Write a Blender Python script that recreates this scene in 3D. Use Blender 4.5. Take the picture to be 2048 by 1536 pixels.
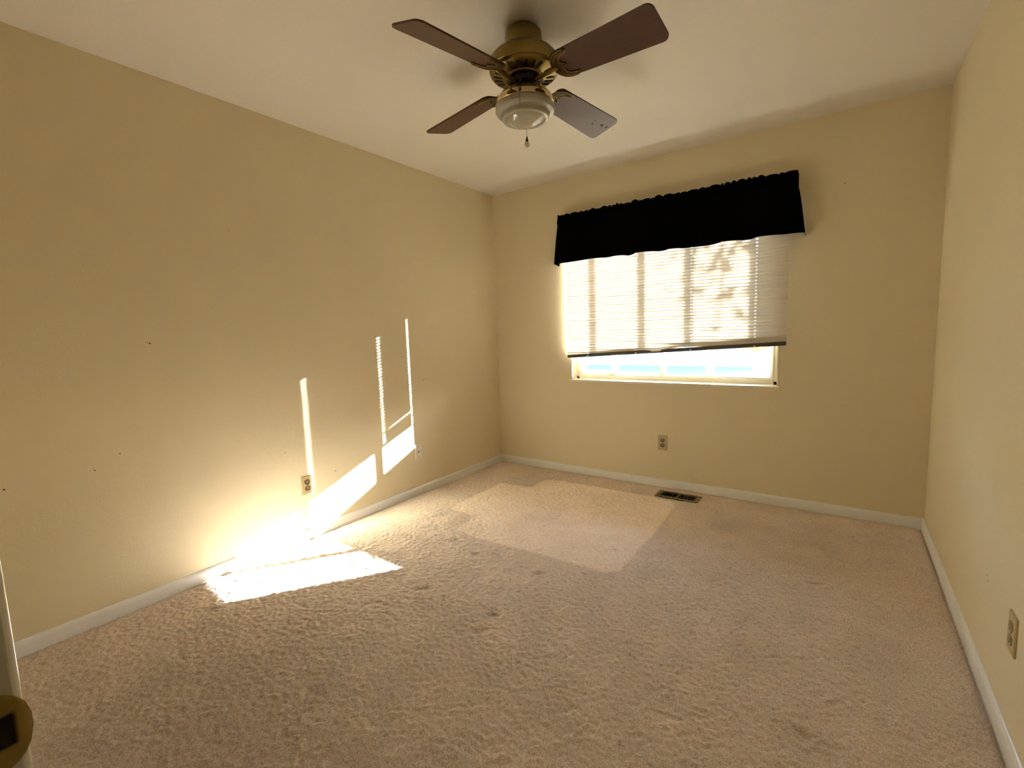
import bpy, bmesh, math, random
import numpy as np
from mathutils import Vector, Matrix

for o in list(bpy.data.objects):
    bpy.data.objects.remove(o, do_unlink=True)
SC = bpy.context.scene
COL = SC.collection
R = math.radians

# ------------------------------------------------------------------ camera
F_PX, YAW, PITCH, ROLL = 938.73, 0.61748, -0.11050, -0.03305
CAM = Vector((2.6389, -3.5100, 1.2173))
W, H = 3.0563, 2.44            # room width (x), ceiling height; the window wall is y = 0
YF = -3.479                    # room face of the doorway wall
cam_d = bpy.data.cameras.new('camera')
cam_d.sensor_width = 36.0
cam_d.lens = F_PX / 2048 * 36.0
cam_d.clip_start = 0.02
cam = bpy.data.objects.new('camera', cam_d)
COL.objects.link(cam)
fwd = Vector((-math.sin(YAW) * math.cos(PITCH), math.cos(YAW) * math.cos(PITCH), math.sin(PITCH)))
rgt = Vector((math.cos(YAW), math.sin(YAW), 0))
upv = rgt.cross(fwd)
r2 = math.cos(ROLL) * rgt + math.sin(ROLL) * upv
u2 = -math.sin(ROLL) * rgt + math.cos(ROLL) * upv
m3 = Matrix((r2, u2, -fwd)).transposed()
cam.matrix_world = Matrix.Translation(CAM) @ m3.to_4x4()
SC.camera = cam

# ------------------------------------------------------------------ sky, sun, exposure
world = bpy.data.worlds.new('sky')
SC.world = world
world.use_nodes = True
wn = world.node_tree
wn.nodes.clear()
wo = wn.nodes.new('ShaderNodeOutputWorld')
wb = wn.nodes.new('ShaderNodeBackground')
sky = wn.nodes.new('ShaderNodeTexSky')
sky.sky_type = 'NISHITA'
sky.sun_disc = False
sky.sun_elevation = R(18.8)
sky.sun_rotation = R(35)
sky.air_density = 1.0
sky.dust_density = 0.5
wb.inputs['Strength'].default_value = 0.30
wn.links.new(sky.outputs[0], wb.inputs['Color'])
wn.links.new(wb.outputs[0], wo.inputs['Surface'])
SUN_DIR = Vector((-1.0, -1.43, -0.593)).normalized()
sun_d = bpy.data.lights.new('sun', 'SUN')
sun_d.energy = 16.0
sun_d.angle = R(0.53)
sun_d.color = (1.0, 0.98, 0.93)
sun = bpy.data.objects.new('sun', sun_d)
COL.objects.link(sun)
sun.location = (6, 9, 6)
sun.rotation_euler = SUN_DIR.to_track_quat('-Z', 'Y').to_euler()
SC.view_settings.view_transform = 'Standard'
SC.view_settings.look = 'None'
SC.view_settings.gamma = 1.0
SC.view_settings.use_curve_mapping = False
SC.view_settings.exposure = 3.22
SC.cycles.max_bounces = 14
SC.cycles.diffuse_bounces = 10
SC.cycles.transmission_bounces = 10
SC.cycles.sample_clamp_indirect = 8.0
SC.cycles.caustics_reflective = False
SC.cycles.caustics_refractive = False

# ------------------------------------------------------------------ material helpers
def new_mat(name):
    m = bpy.data.materials.new(name)
    m.use_nodes = True
    nt = m.node_tree
    return m, nt, nt.nodes['Principled BSDF'], nt.nodes['Material Output']

def noise(nt, scale, detail=3.0, rough=0.5, vec=None):
    n = nt.nodes.new('ShaderNodeTexNoise')
    n.inputs['Scale'].default_value = scale
    n.inputs['Detail'].default_value = detail
    n.inputs['Roughness'].default_value = rough
    if vec is not None:
        nt.links.new(vec, n.inputs['Vector'])
    return n

def position(nt):
    return nt.nodes.new('ShaderNodeNewGeometry').outputs['Position']

def objcoord(nt):
    return nt.nodes.new('ShaderNodeTexCoord').outputs['Object']

def math_node(nt, op, a, b=None):
    n = nt.nodes.new('ShaderNodeMath')
    n.operation = op
    for i, v in enumerate((a, b)):
        if v is None:
            continue
        if isinstance(v, (int, float)):
            n.inputs[i].default_value = v
        else:
            nt.links.new(v, n.inputs[i])
    return n.outputs[0]

def mixcol(nt, fac, a, b):
    n = nt.nodes.new('ShaderNodeMix')
    n.data_type = 'RGBA'
    for sock, v in ((n.inputs[0], fac), (n.inputs[6], a), (n.inputs[7], b)):
        if isinstance(v, (int, float)):
            sock.default_value = v
        elif isinstance(v, tuple):
            sock.default_value = (*v, 1)
        else:
            nt.links.new(v, sock)
    return n.outputs[2]

def bump(nt, bsdf, height, strength, dist):
    b = nt.nodes.new('ShaderNodeBump')
    b.inputs['Strength'].default_value = strength
    b.inputs['Distance'].default_value = dist
    nt.links.new(height, b.inputs['Height'])
    nt.links.new(b.outputs[0], bsdf.inputs['Normal'])

def plain(name, col, rough=0.5, metal=0.0, nscale=40, namt=0.06, bstr=0.0, bdist=0.001, spec=0.5):
    m, nt, b, _ = new_mat(name)
    v = objcoord(nt)
    n = noise(nt, nscale, vec=v)
    dark = tuple(c * (1 - namt) for c in col)
    light = tuple(min(1, c * (1 + namt)) for c in col)
    nt.links.new(mixcol(nt, n.outputs['Fac'], dark, light), b.inputs['Base Color'])
    b.inputs['Roughness'].default_value = rough
    b.inputs['Metallic'].default_value = metal
    b.inputs['Specular IOR Level'].default_value = spec
    if bstr:
        bump(nt, b, n.outputs['Fac'], bstr, bdist)
    return m

def speck_mask(nt, specks):
    pos = position(nt)
    wob = noise(nt, 160, 2)
    out = None
    for (p, r) in specks:
        d = nt.nodes.new('ShaderNodeVectorMath')
        d.operation = 'DISTANCE'
        nt.links.new(pos, d.inputs[0])
        d.inputs[1].default_value = p
        rr = math_node(nt, 'MULTIPLY', wob.outputs['Fac'], 1.15 * r)
        k = math_node(nt, 'LESS_THAN', d.outputs['Value'], rr)
        out = k if out is None else math_node(nt, 'MAXIMUM', out, k)
    return out

def painted_wall(name, col, specks=(), bstr=0.25, scuff=None):
    m, nt, b, _ = new_mat(name)
    pos = position(nt)
    big = noise(nt, 1.3, 3, vec=pos)
    c = mixcol(nt, big.outputs['Fac'], tuple(x * 0.97 for x in col), tuple(x * 1.03 for x in col))
    if specks:
        c = mixcol(nt, speck_mask(nt, specks), c, (0.10, 0.07, 0.04))
    nt.links.new(c, b.inputs['Base Color'])
    b.inputs['Roughness'].default_value = 0.62
    b.inputs['Specular IOR Level'].default_value = 0.35
    fine = noise(nt, 120, 3, 0.55, vec=pos)
    mid = noise(nt, 28, 2, 0.5, vec=pos)
    h = math_node(nt, 'ADD', fine.outputs['Fac'], mid.outputs['Fac'])
    bump(nt, b, h, bstr, 0.003)
    return m

WALL = (0.72, 0.64, 0.455)
M = {}
M['wall_left'] = painted_wall('cream_wall_paint_left', WALL, [
    ((0, -2.690, 1.219), .006), ((0, -2.700, 1.223), .004), ((0, -2.850, 0.733), .005), ((0, -2.942, 0.679), .005),
    ((0, -2.945, 0.687), .003), ((0, -3.214, 0.674), .006), ((0, -1.781, 0.368), .005), ((0, -2.291, 1.793), .003),
    ((0, -2.099, 0.563), .004), ((0, -0.975, 0.873), .005), ((0, -0.960, 0.880), .004), ((0, -0.60, 1.60), .003)])
M['wall_back'] = painted_wall('cream_wall_paint_window', WALL, [
    ((0.404, 0, 1.741), .004), ((0.425, 0, 1.740), .003), ((2.607, 0, 2.024), .004), ((2.312, 0, 0.795), .004),
    ((2.66, 0, 0.70), .003)])
M['wall_right'] = painted_wall('cream_wall_paint_right', WALL, [((W, -1.40, 0.36), .005), ((W, -1.41, 0.345), .005)])
M['wall_front'] = painted_wall('cream_wall_paint_doorway', WALL)
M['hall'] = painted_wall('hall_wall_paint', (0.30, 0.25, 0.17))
M['ceiling'] = painted_wall('ceiling_paint', (0.74, 0.71, 0.66), bstr=0.3)
M['trim'] = plain('white_trim_paint', (0.79, 0.80, 0.81), 0.32, nscale=60, namt=0.03, bstr=0.1, bdist=0.0005)
M['gloss'] = plain('glossy_white_trim_paint', (0.80, 0.79, 0.74), 0.14, nscale=30, namt=0.04)
M['trim_dirty'] = plain('worn_white_door_paint', (0.50, 0.49, 0.42), 0.3, nscale=25, namt=0.12)
M['sill'] = plain('cream_sill_paint', (0.72, 0.68, 0.56), 0.3, nscale=60, namt=0.05)
M['win_frame'] = plain('cream_window_frame', (0.62, 0.56, 0.42), 0.4, nscale=60, namt=0.06)
M['win_white'] = plain('white_storm_frame', (0.80, 0.80, 0.78), 0.4, nscale=60, namt=0.04)
M['gasket'] = plain('black_window_gasket', (0.03, 0.03, 0.03), 0.6)
M['brass'] = plain('antique_brass', (0.25, 0.18, 0.06), 0.30, 1.0, 18, 0.15)
M['brass_dark'] = plain('dark_aged_brass', (0.10, 0.065, 0.025), 0.34, 1.0, 22, 0.2)
M['brass_polish'] = plain('polished_brass', (0.62, 0.50, 0.27), 0.14, 1.0, 18, 0.08)
M['black'] = plain('matte_black_metal', (0.012, 0.010, 0.008), 0.7)
M['plate'] = plain('almond_plastic', (0.46, 0.37, 0.20), 0.35, namt=0.04)
M['plate_white'] = plain('white_plastic', (0.74, 0.71, 0.62), 0.35, namt=0.03)
M['socket'] = plain('brown_plastic', (0.13, 0.09, 0.045), 0.4, namt=0.1)
M['socket_pale'] = plain('dull_almond_plastic', (0.34, 0.27, 0.145), 0.4)
M['screw'] = plain('dull_screw_steel', (0.30, 0.26, 0.18), 0.4, 0.9)
M['slot'] = plain('dark_slot', (0.01, 0.008, 0.006), 0.8)
M['vent'] = plain('brown_register_enamel', (0.20, 0.145, 0.075), 0.42, 0.35, 30, 0.15)
M['vent_dark'] = plain('dark_louver_enamel', (0.035, 0.028, 0.02), 0.5, 0.2)
M['rail'] = plain('bottom_rail_enamel', (0.055, 0.045, 0.025), 0.4, namt=0.15)
M['cord'] = plain('white_cord', (0.78, 0.76, 0.70), 0.7)
M['chain'] = plain('dark_bead_chain', (0.10, 0.075, 0.04), 0.35, 0.9)
M['ball'] = plain('frosted_bulb_pull', (0.52, 0.48, 0.38), 0.35)
M['strike_hole'] = plain('strike_mortise', (0.012, 0.007, 0.004), 0.9)
M['concrete'] = plain('pale_concrete', (0.30, 0.31, 0.32), 0.85, nscale=5, namt=0.45)
M['siding'] = plain('pale_siding', (0.40, 0.46, 0.54), 0.7, nscale=3, namt=0.06)
M['roof'] = plain('grey_shingles', (0.22, 0.21, 0.20), 0.9, nscale=12, namt=0.3)
M['bark'] = plain('grey_bark', (0.22, 0.20, 0.18), 0.9, nscale=25, namt=0.4, bstr=0.8, bdist=0.02)
M['glass_dark'] = plain('curtained_house_window', (0.46, 0.52, 0.58), 0.6)

def leaf_mat(name, a, b_):
    m, nt, b, out = new_mat(name)
    n = noise(nt, 9, 2, vec=objcoord(nt))
    c = mixcol(nt, n.outputs['Fac'], a, b_)
    nt.links.new(c, b.inputs['Base Color'])
    b.inputs['Roughness'].default_value = 0.6
    t = nt.nodes.new('ShaderNodeBsdfTranslucent')
    nt.links.new(c, t.inputs['Color'])
    mx = nt.nodes.new('ShaderNodeMixShader')
    mx.inputs[0].default_value = 0.35
    nt.links.new(b.outputs[0], mx.inputs[1])
    nt.links.new(t.outputs[0], mx.inputs[2])
    nt.links.new(mx.outputs[0], out.inputs['Surface'])
    return m
M['leaf'] = leaf_mat('orange_leaves', (0.62, 0.24, 0.05), (0.80, 0.48, 0.14))
M['shrub'] = leaf_mat('grey_green_leaves', (0.16, 0.19, 0.16), (0.34, 0.36, 0.30))

def slat_mat():
    m, nt, b, out = new_mat('white_vinyl_slat')
    n = noise(nt, 14, 3, vec=objcoord(nt))
    c = mixcol(nt, n.outputs['Fac'], (0.70, 0.655, 0.57), (0.76, 0.72, 0.64))
    nt.links.new(c, b.inputs['Base Color'])
    b.inputs['Roughness'].default_value = 0.32
    t = nt.nodes.new('ShaderNodeBsdfTranslucent')
    t.inputs['Color'].default_value = (0.86, 0.78, 0.66, 1)
    mx = nt.nodes.new('ShaderNodeMixShader')
    mx.inputs[0].default_value = 0.020
    nt.links.new(b.outputs[0], mx.inputs[1])
    nt.links.new(t.outputs[0], mx.inputs[2])
    nt.links.new(mx.outputs[0], out.inputs['Surface'])
    return m
M['slat'] = slat_mat()

def fabric_mat():
    m, nt, b, out = new_mat('black_valance_cloth')
    n = noise(nt, 300, 2, vec=objcoord(nt))
    nt.links.new(mixcol(nt, n.outputs['Fac'], (0.0012, 0.0011, 0.0012), (0.003, 0.0028, 0.003)), b.inputs['Base Color'])
    b.inputs['Roughness'].default_value = 1.0
    b.inputs['Specular IOR Level'].default_value = 0.0
    return m
M['cloth'] = fabric_mat()

def glass_mat():
    m, nt, b, out = new_mat('window_glass')
    nt.nodes.remove(b)
    tr = nt.nodes.new('ShaderNodeBsdfTransparent')
    tr.inputs['Color'].default_value = (0.93, 0.95, 0.95, 1)
    gl = nt.nodes.new('ShaderNodeBsdfGlossy')
    gl.inputs['Roughness'].default_value = 0.02
    mx = nt.nodes.new('ShaderNodeMixShader')
    fr = nt.nodes.new('ShaderNodeFresnel')
    fr.inputs['IOR'].default_value = 1.3
    nt.links.new(fr.outputs[0], mx.inputs[0])
    nt.links.new(tr.outputs[0], mx.inputs[1])
    nt.links.new(gl.outputs[0], mx.inputs[2])
    nt.links.new(mx.outputs[0], out.inputs['Surface'])
    return m
M['glass'] = glass_mat()

def milk_glass():
    m, nt, b, out = new_mat('opal_lamp_glass')
    n = noise(nt, 20, 2, vec=objcoord(nt))
    nt.links.new(mixcol(nt, n.outputs['Fac'], (0.36, 0.35, 0.29), (0.40, 0.385, 0.32)), b.inputs['Base Color'])
    b.inputs['Roughness'].default_value = 0.07
    b.inputs['Specular IOR Level'].default_value = 0.6
    b.inputs['Subsurface Weight'].default_value = 0.0
    return m
M['opal'] = milk_glass()

def wood_mat(name, dirty=False):
    m, nt, b, out = new_mat(name)
    v = objcoord(nt)
    mp = nt.nodes.new('ShaderNodeMapping')
    mp.inputs['Scale'].default_value = (3, 45, 20)
    nt.links.new(v, mp.inputs['Vector'])
    n = noise(nt, 2.0, 5, 0.6, vec=mp.outputs[0])
    c = mixcol(nt, n.outputs['Fac'], (0.040, 0.011, 0.006), (0.070, 0.021, 0.010))
    if dirty:
        w = noise(nt, 38, 3, 0.6, vec=v)
        sx = nt.nodes.new('ShaderNodeSeparateXYZ')
        nt.links.new(v, sx.inputs[0])
        near = math_node(nt, 'GREATER_THAN', sx.outputs['X'], 0.47)
        blot = math_node(nt, 'GREATER_THAN', w.outputs['Fac'], 0.645)
        k = math_node(nt, 'MULTIPLY', near, blot)
        c = mixcol(nt, k, c, (0.012, 0.008, 0.006))
        nt.links.new(math_node(nt, 'MULTIPLY_ADD', k, -0.5), b.inputs['Specular IOR Level'])
        b.inputs['Specular IOR Level'].links[0].from_node.inputs[2].default_value = 0.5
    nt.links.new(c, b.inputs['Base Color'])
    b.inputs['Roughness'].default_value = 0.33
    bump(nt, b, n.outputs['Fac'], 0.08, 0.001)
    return m
M['wood'] = wood_mat('walnut_blade_veneer')
M['wood_dirty'] = wood_mat('dusty_walnut_blade_veneer', True)

def carpet_mat():
    m, nt, b, out = new_mat('beige_cut_pile_carpet')
    pos = position(nt)
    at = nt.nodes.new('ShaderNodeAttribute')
    at.attribute_name = 'wear_shade'
    tuft = noise(nt, 180, 3, 0.7, vec=pos)
    ramp = nt.nodes.new('ShaderNodeValToRGB')
    nt.links.new(tuft.outputs['Fac'], ramp.inputs[0])
    ramp.color_ramp.elements[0].position = 0.33
    ramp.color_ramp.elements[1].position = 0.66
    big = noise(nt, 2.2, 4, 0.55, vec=pos)
    c = mixcol(nt, ramp.outputs[0], (0.47, 0.385, 0.322), (0.95, 0.815, 0.725))
    c = mixcol(nt, math_node(nt, 'MULTIPLY', big.outputs['Fac'], 0.30), c, (0.61, 0.50, 0.41))
    mul = nt.nodes.new('ShaderNodeVectorMath')
    mul.operation = 'SCALE'
    nt.links.new(c, mul.inputs[0])
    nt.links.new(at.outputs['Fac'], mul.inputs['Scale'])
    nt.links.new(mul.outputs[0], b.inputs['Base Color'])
    b.inputs['Roughness'].default_value = 1.0
    b.inputs['Specular IOR Level'].default_value = 0.0
    b.inputs['Sheen Weight'].default_value = 0.15
    b.inputs['Sheen Roughness'].default_value = 0.6
    bump(nt, b, tuft.outputs['Fac'], 0.7, 0.004)
    return m
M['carpet'] = carpet_mat()

def lawn_mat():
    m, nt, b, out = new_mat('leaf_strewn_lawn')
    pos = position(nt)
    a = noise(nt, 7, 4, 0.7, vec=pos)
    r = nt.nodes.new('ShaderNodeValToRGB')
    nt.links.new(a.outputs['Fac'], r.inputs[0])
    r.color_ramp.elements[0].position = 0.42
    r.color_ramp.elements[0].color = (0.02, 0.022, 0.022, 1)
    r.color_ramp.elements[1].position = 0.58
    r.color_ramp.elements[1].color = (0.20, 0.20, 0.20, 1)
    nt.links.new(r.outputs[0], b.inputs['Base Color'])
    b.inputs['Roughness'].default_value = 0.95
    return m
M['lawn'] = lawn_mat()

# ------------------------------------------------------------------ mesh helpers
def link(name, bm, mat, parent=None, smooth=False, loc=None):
    me = bpy.data.meshes.new(name)
    bmesh.ops.recalc_face_normals(bm, faces=bm.faces)
    bm.to_mesh(me)
    bm.free()
    if smooth:
        me.polygons.foreach_set('use_smooth', [True] * len(me.polygons))
    me.materials.append(mat)
    o = bpy.data.objects.new(name, me)
    COL.objects.link(o)
    if loc:
        o.location = loc
    if parent:
        o.parent = parent
    return o

def box(bm, lo, hi, bev=0.0, seg=2):
    lo, hi = Vector(lo), Vector(hi)
    c = (lo + hi) / 2
    s = hi - lo
    r = bmesh.ops.create_cube(bm, size=1.0, matrix=Matrix.Translation(c) @ Matrix.Diagonal((*s, 1)))
    if bev:
        es = list({e for v in r['verts'] for e in v.link_edges})
        bmesh.ops.bevel(bm, geom=es, offset=bev, segments=seg, affect='EDGES', profile=0.6)
    return r

def lathe(bm, prof, seg=48, center=(0, 0)):
    rings = []
    for (r, z) in prof:
        if r < 1e-6:
            rings.append([bm.verts.new((center[0], center[1], z))])
        else:
            rings.append([bm.verts.new((center[0] + r * math.cos(2 * math.pi * i / seg),
                                        center[1] + r * math.sin(2 * math.pi * i / seg), z)) for i in range(seg)])
    for a, b in zip(rings, rings[1:]):
        for i in range(seg):
            j = (i + 1) % seg
            if len(a) == 1 and len(b) == 1:
                continue
            if len(a) == 1:
                bm.faces.new((a[0], b[i], b[j]))
            elif len(b) == 1:
                bm.faces.new((a[i], a[j], b[0]))
            else:
                bm.faces.new((a[i], a[j], b[j], b[i]))

def tube(bm, pts, rad, seg=8, closed=False):
    pts = [Vector(p) for p in pts]
    n = len(pts)
    rads = rad if isinstance(rad, (list, tuple)) else [rad] * n
    rings = []
    ref = None
    for i, p in enumerate(pts):
        if closed:
            t = pts[(i + 1) % n] - pts[i - 1]
        else:
            t = pts[min(i + 1, n - 1)] - pts[max(i - 1, 0)]
        t.normalize()
        if ref is None or abs(ref.dot(t)) > 0.95:
            ref = Vector((0, 0, 1)) if abs(t.z) < 0.9 else Vector((1, 0, 0))
        a = t.cross(ref).normalized()
        b = a.cross(t).normalized()
        ref = b
        rings.append([bm.verts.new(p + rads[i] * (math.cos(2 * math.pi * k / seg) * a + math.sin(2 * math.pi * k / seg) * b)) for k in range(seg)])
    last = n if closed else n - 1
    for i in range(last):
        a, b = rings[i], rings[(i + 1) % n]
        for k in range(seg):
            bm.faces.new((a[k], a[(k + 1) % seg], b[(k + 1) % seg], b[k]))
    if not closed:
        bm.faces.new(rings[0][::-1])
        bm.faces.new(rings[-1])

def prism(bm, poly, z0, z1):
    """closed prism over a 2-D outline"""
    a = [bm.verts.new((x, y, z0)) for x, y in poly]
    b = [bm.verts.new((x, y, z1)) for x, y in poly]
    n = len(poly)
    fa = bm.faces.new(a[::-1])
    fb = bm.faces.new(b)
    for i in range(n):
        bm.faces.new((a[i], a[(i + 1) % n], b[(i + 1) % n], b[i]))
    bmesh.ops.triangulate(bm, faces=[fa, fb])

def rounded_rect(x0, y0, x1, y1, r, n=5):
    out = []
    for cx, cy, a0 in ((x1 - r, y1 - r, 0), (x0 + r, y1 - r, 90), (x0 + r, y0 + r, 180), (x1 - r, y0 + r, 270)):
        for i in range(n + 1):
            a = R(a0 + 90 * i / n)
            out.append((cx + r * math.cos(a), cy + r * math.sin(a)))
    return out

def struct(o, label=None, category=None):
    o['kind'] = 'structure'
    if label:
        o['label'] = label
    if category:
        o['category'] = category
    return o

def tag(o, label, cat, group=None):
    o['label'] = label
    o['category'] = cat
    if group:
        o['group'] = group
    return o

def empty(name, loc, rot=None):
    o = bpy.data.objects.new(name, None)
    o.empty_display_size = 0.05
    COL.objects.link(o)
    o.location = loc
    if rot is not None:
        o.rotation_euler = rot
    return o

# ------------------------------------------------------------------ room shell
WT = 0.22                                # window wall thickness
OX0, OX1, OZ0, OZ1 = 0.772, 2.290, 0.800, 2.060   # window opening
HALL_Y = -5.0
DX0, DX1, DZ = 2.183, 2.945, 2.03        # doorway
TH = 0.12

bm = bmesh.new()
box(bm, (-TH, HALL_Y, -0.1), (0, WT, H + 0.1))
struct(link('wall_left', bm, M['wall_left']), 'cream painted wall with the sunlit patches', 'wall')
bm = bmesh.new()
box(bm, (W, HALL_Y, -0.1), (W + TH, WT, H + 0.1))
struct(link('wall_right', bm, M['wall_right']), 'cream painted wall meeting the window wall at the far corner', 'wall')
bm = bmesh.new()
box(bm, (0, 0, -0.1), (OX0, WT, H + 0.1))
box(bm, (OX1, 0, -0.1), (W, WT, H + 0.1))
box(bm, (OX0, 0, -0.1), (OX1, WT, OZ0))
box(bm, (OX0, 0, OZ1), (OX1, WT, H + 0.1))
struct(link('wall_back', bm, M['wall_back']), 'cream painted wall with the window opening', 'wall')
bm = bmesh.new()
box(bm, (0, YF - TH, -0.1), (DX0 - 0.02, YF, H))
box(bm, (DX1 + 0.02, YF - TH, -0.1), (W, YF, H))
box(bm, (DX0 - 0.02, YF - TH, DZ + 0.02), (DX1 + 0.02, YF, H))
struct(link('wall_front', bm, M['wall_front']), 'cream painted wall around the doorway', 'wall')
bm = bmesh.new()
box(bm, (0, HALL_Y - TH, -0.1), (W, HALL_Y, H))
struct(link('wall_hall', bm, M['hall']), 'dim hallway wall behind the doorway', 'wall')
bm = bmesh.new()
box(bm, (-TH, HALL_Y - TH, H), (W + TH, WT, H + 0.1))
struct(link('ceiling', bm, M['ceiling']), 'pale painted ceiling', 'ceiling')

# carpet: one heightfield of tufts with furniture dents
def smooth2(a, k):
    for _ in range(k):
        a = (a + np.roll(a, 1, 0) + np.roll(a, -1, 0)) / 3
        a = (a + np.roll(a, 1, 1) + np.roll(a, -1, 1)) / 3
    return a

def in_poly(X, Y, poly):
    inside = np.zeros(X.shape, bool)
    n = len(poly)
    for i in range(n):
        x0, y0 = poly[i]
        x1, y1 = poly[(i + 1) % n]
        c = ((y0 > Y) != (y1 > Y)) & (X < (x1 - x0) * (Y - y0) / (y1 - y0 + 1e-12) + x0)
        inside ^= c
    return inside

STEP = 0.0050
nx, ny = int(W / STEP) + 1, int((0.0 - YF + TH) / STEP) + 1
xs = np.linspace(0, W, nx)
ys = np.linspace(YF - TH, 0, ny)
X, Y = np.meshgrid(xs, ys)
rng = np.random.default_rng(5)
n1 = smooth2(rng.standard_normal((ny, nx)), 1)
n1 /= n1.std()
n2 = smooth2(rng.standard_normal((ny, nx)), 6)
n2 /= n2.std()
n3 = smooth2(rng.standard_normal((ny, nx)), 90)
n3 /= n3.std()
Z = 0.0015 * n1 + 0.0005 * n2
wear_shade = 1.07 + 0.03 * n3
PATCH = [(0.426, -1.193), (0.401, -0.83), (0.403, -0.575), (0.430, -0.55), (0.640, -0.536), (0.664, -0.52), (0.672, -0.32),
         (0.70, -0.285), (0.826, -0.262), (1.566, -0.270), (1.70, -0.30), (1.735, -0.36), (1.757, -0.845), (1.752, -1.385),
         (1.70, -1.436), (1.344, -1.432), (0.911, -1.458), (0.70, -1.44), (0.677, -1.405), (0.679, -1.188)]
pm = smooth2(in_poly(X, Y, PATCH).astype(float), 3)
fade = np.clip((1.0 - X) / 0.30, 0, 1) * np.clip((-1.28 - Y) / 0.12, 0, 1)
pm = pm * (1 - 0.55 * fade)
wear_shade = wear_shade * (1 + 0.35 * pm)
Z += 0.0012 * pm
DENTS = [(2.567, -1.008, .035, .012, .008, 20), (2.69, -0.916, .020, .012, .004, 10), (2.580, -1.994, .022, .014, .010, -20), (2.832, -1.849, .020, .015, .004, 0),
         (1.967, -2.205, .008, .008, .006, 0), (1.004, -1.616, .026, .018, .010, 30), (0.794, -1.536, .018, .014, .010, 0),
         (1.418, -1.609, .030, .014, .010, 35), (0.867, -0.25, .022, .014, .008, 0), (1.017, -2.029, .040, .018, .008, 40),
         (1.435, -2.018, .030, .022, .009, 40), (1.451, -2.13, .032, .022, .009, 40), (1.842, -0.965, .012, .008, .006, 0),
         (2.975, -0.923, .022, .006, .006, 10), (3.01, -1.019, .026, .006, .006, 10), (0.319, -2.676, .030, .02, .006, 30),
         (0.632, -0.482, .06, .03, .004, 0), (0.45, -1.27, .05, .05, .003, 0), (1.62, -1.50, .016, .01, .004, 0)]
for (dx, dy, ra, rb, dep, ang) in DENTS:
    ca, sa = math.cos(R(ang)), math.sin(R(ang))
    U = (X - dx) * ca + (Y - dy) * sa
    V = -(X - dx) * sa + (Y - dy) * ca
    g = np.exp(-((U / ra) ** 2 + (V / rb) ** 2) ** 1.5)
    Z -= 0.9 * dep * g
    wear_shade = wear_shade * (1 - 28 * dep * g)
# soiled traffic stains; the widest is foreground dimness painted into the carpet colour
for (dx, dy, ra, am) in [(0.9, -3.05, .80, .36), (1.75, -3.2, .45, .15), (2.45, -0.75, .4, .08), (0.62, -1.33, .07, .12), (2.1, -0.55, .12, .12), (2.5, -0.5, .4, .07),
                         (0.6, -0.45, .14, .10), (1.98, -0.30, .10, .10), (2.9, -0.35, .3, .06), (1.2, -3.0, .4, .06)]:
    wear_shade = wear_shade * (1 - am * np.exp(-((X - dx) ** 2 + (Y - dy) ** 2) / ra ** 2))
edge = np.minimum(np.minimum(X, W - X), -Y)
wear_shade = wear_shade * (1 - 0.15 * np.exp(-((edge - 0.018) / 0.025) ** 2))  # shadow gap beside the baseboards, darkened into the carpet colour
Z -= np.where(X > W - 0.1, 0.013, 0.007) * np.exp(-((edge - 0.015) / 0.008) ** 2)
# the register is set into a cut-out
VX0, VX1, VY0, VY1 = 1.553, 1.853, -0.243, -0.110
Z = np.where((X > VX0 - .012) & (X < VX1 + .012) & (Y > VY0 - .012) & (Y < VY1 + .012), np.minimum(Z, 0.001), Z)
Z = np.where((X > VX0 + .006) & (X < VX1 - .006) & (Y > VY0 + .006) & (Y < VY1 - .006), -0.012, Z)
me = bpy.data.meshes.new('floor')
co = np.stack([X, Y, Z], -1).reshape(-1, 3).astype(np.float32)
idx = np.arange(nx * ny).reshape(ny, nx)
q = np.stack([idx[:-1, :-1], idx[:-1, 1:], idx[1:, 1:], idx[1:, :-1]], -1).reshape(-1, 4)
me.vertices.add(len(co))
me.vertices.foreach_set('co', co.ravel())
me.loops.add(q.size)
me.loops.foreach_set('vertex_index', q.ravel().astype(np.int32))
me.polygons.add(len(q))
me.polygons.foreach_set('loop_start', np.arange(0, q.size, 4, dtype=np.int32))
me.polygons.foreach_set('loop_total', np.full(len(q), 4, np.int32))
me.update(calc_edges=True)
me.polygons.foreach_set('use_smooth', np.ones(len(q), bool))
at = me.attributes.new('wear_shade', 'FLOAT', 'POINT')
at.data.foreach_set('value', wear_shade.reshape(-1).astype(np.float32))
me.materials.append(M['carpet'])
floor = bpy.data.objects.new('floor', me)
COL.objects.link(floor)
struct(floor, 'worn beige cut pile carpet with a paler rectangle near the window', 'carpet')
bm = bmesh.new()
box(bm, (-TH, HALL_Y, -0.12), (W + TH, WT, -0.02))
box(bm, (0, HALL_Y, -0.02), (W, YF - TH, 0.0))
struct(link('floor_hall', bm, M['hall']), 'dim hallway floor beyond the doorway', 'floor')

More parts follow.
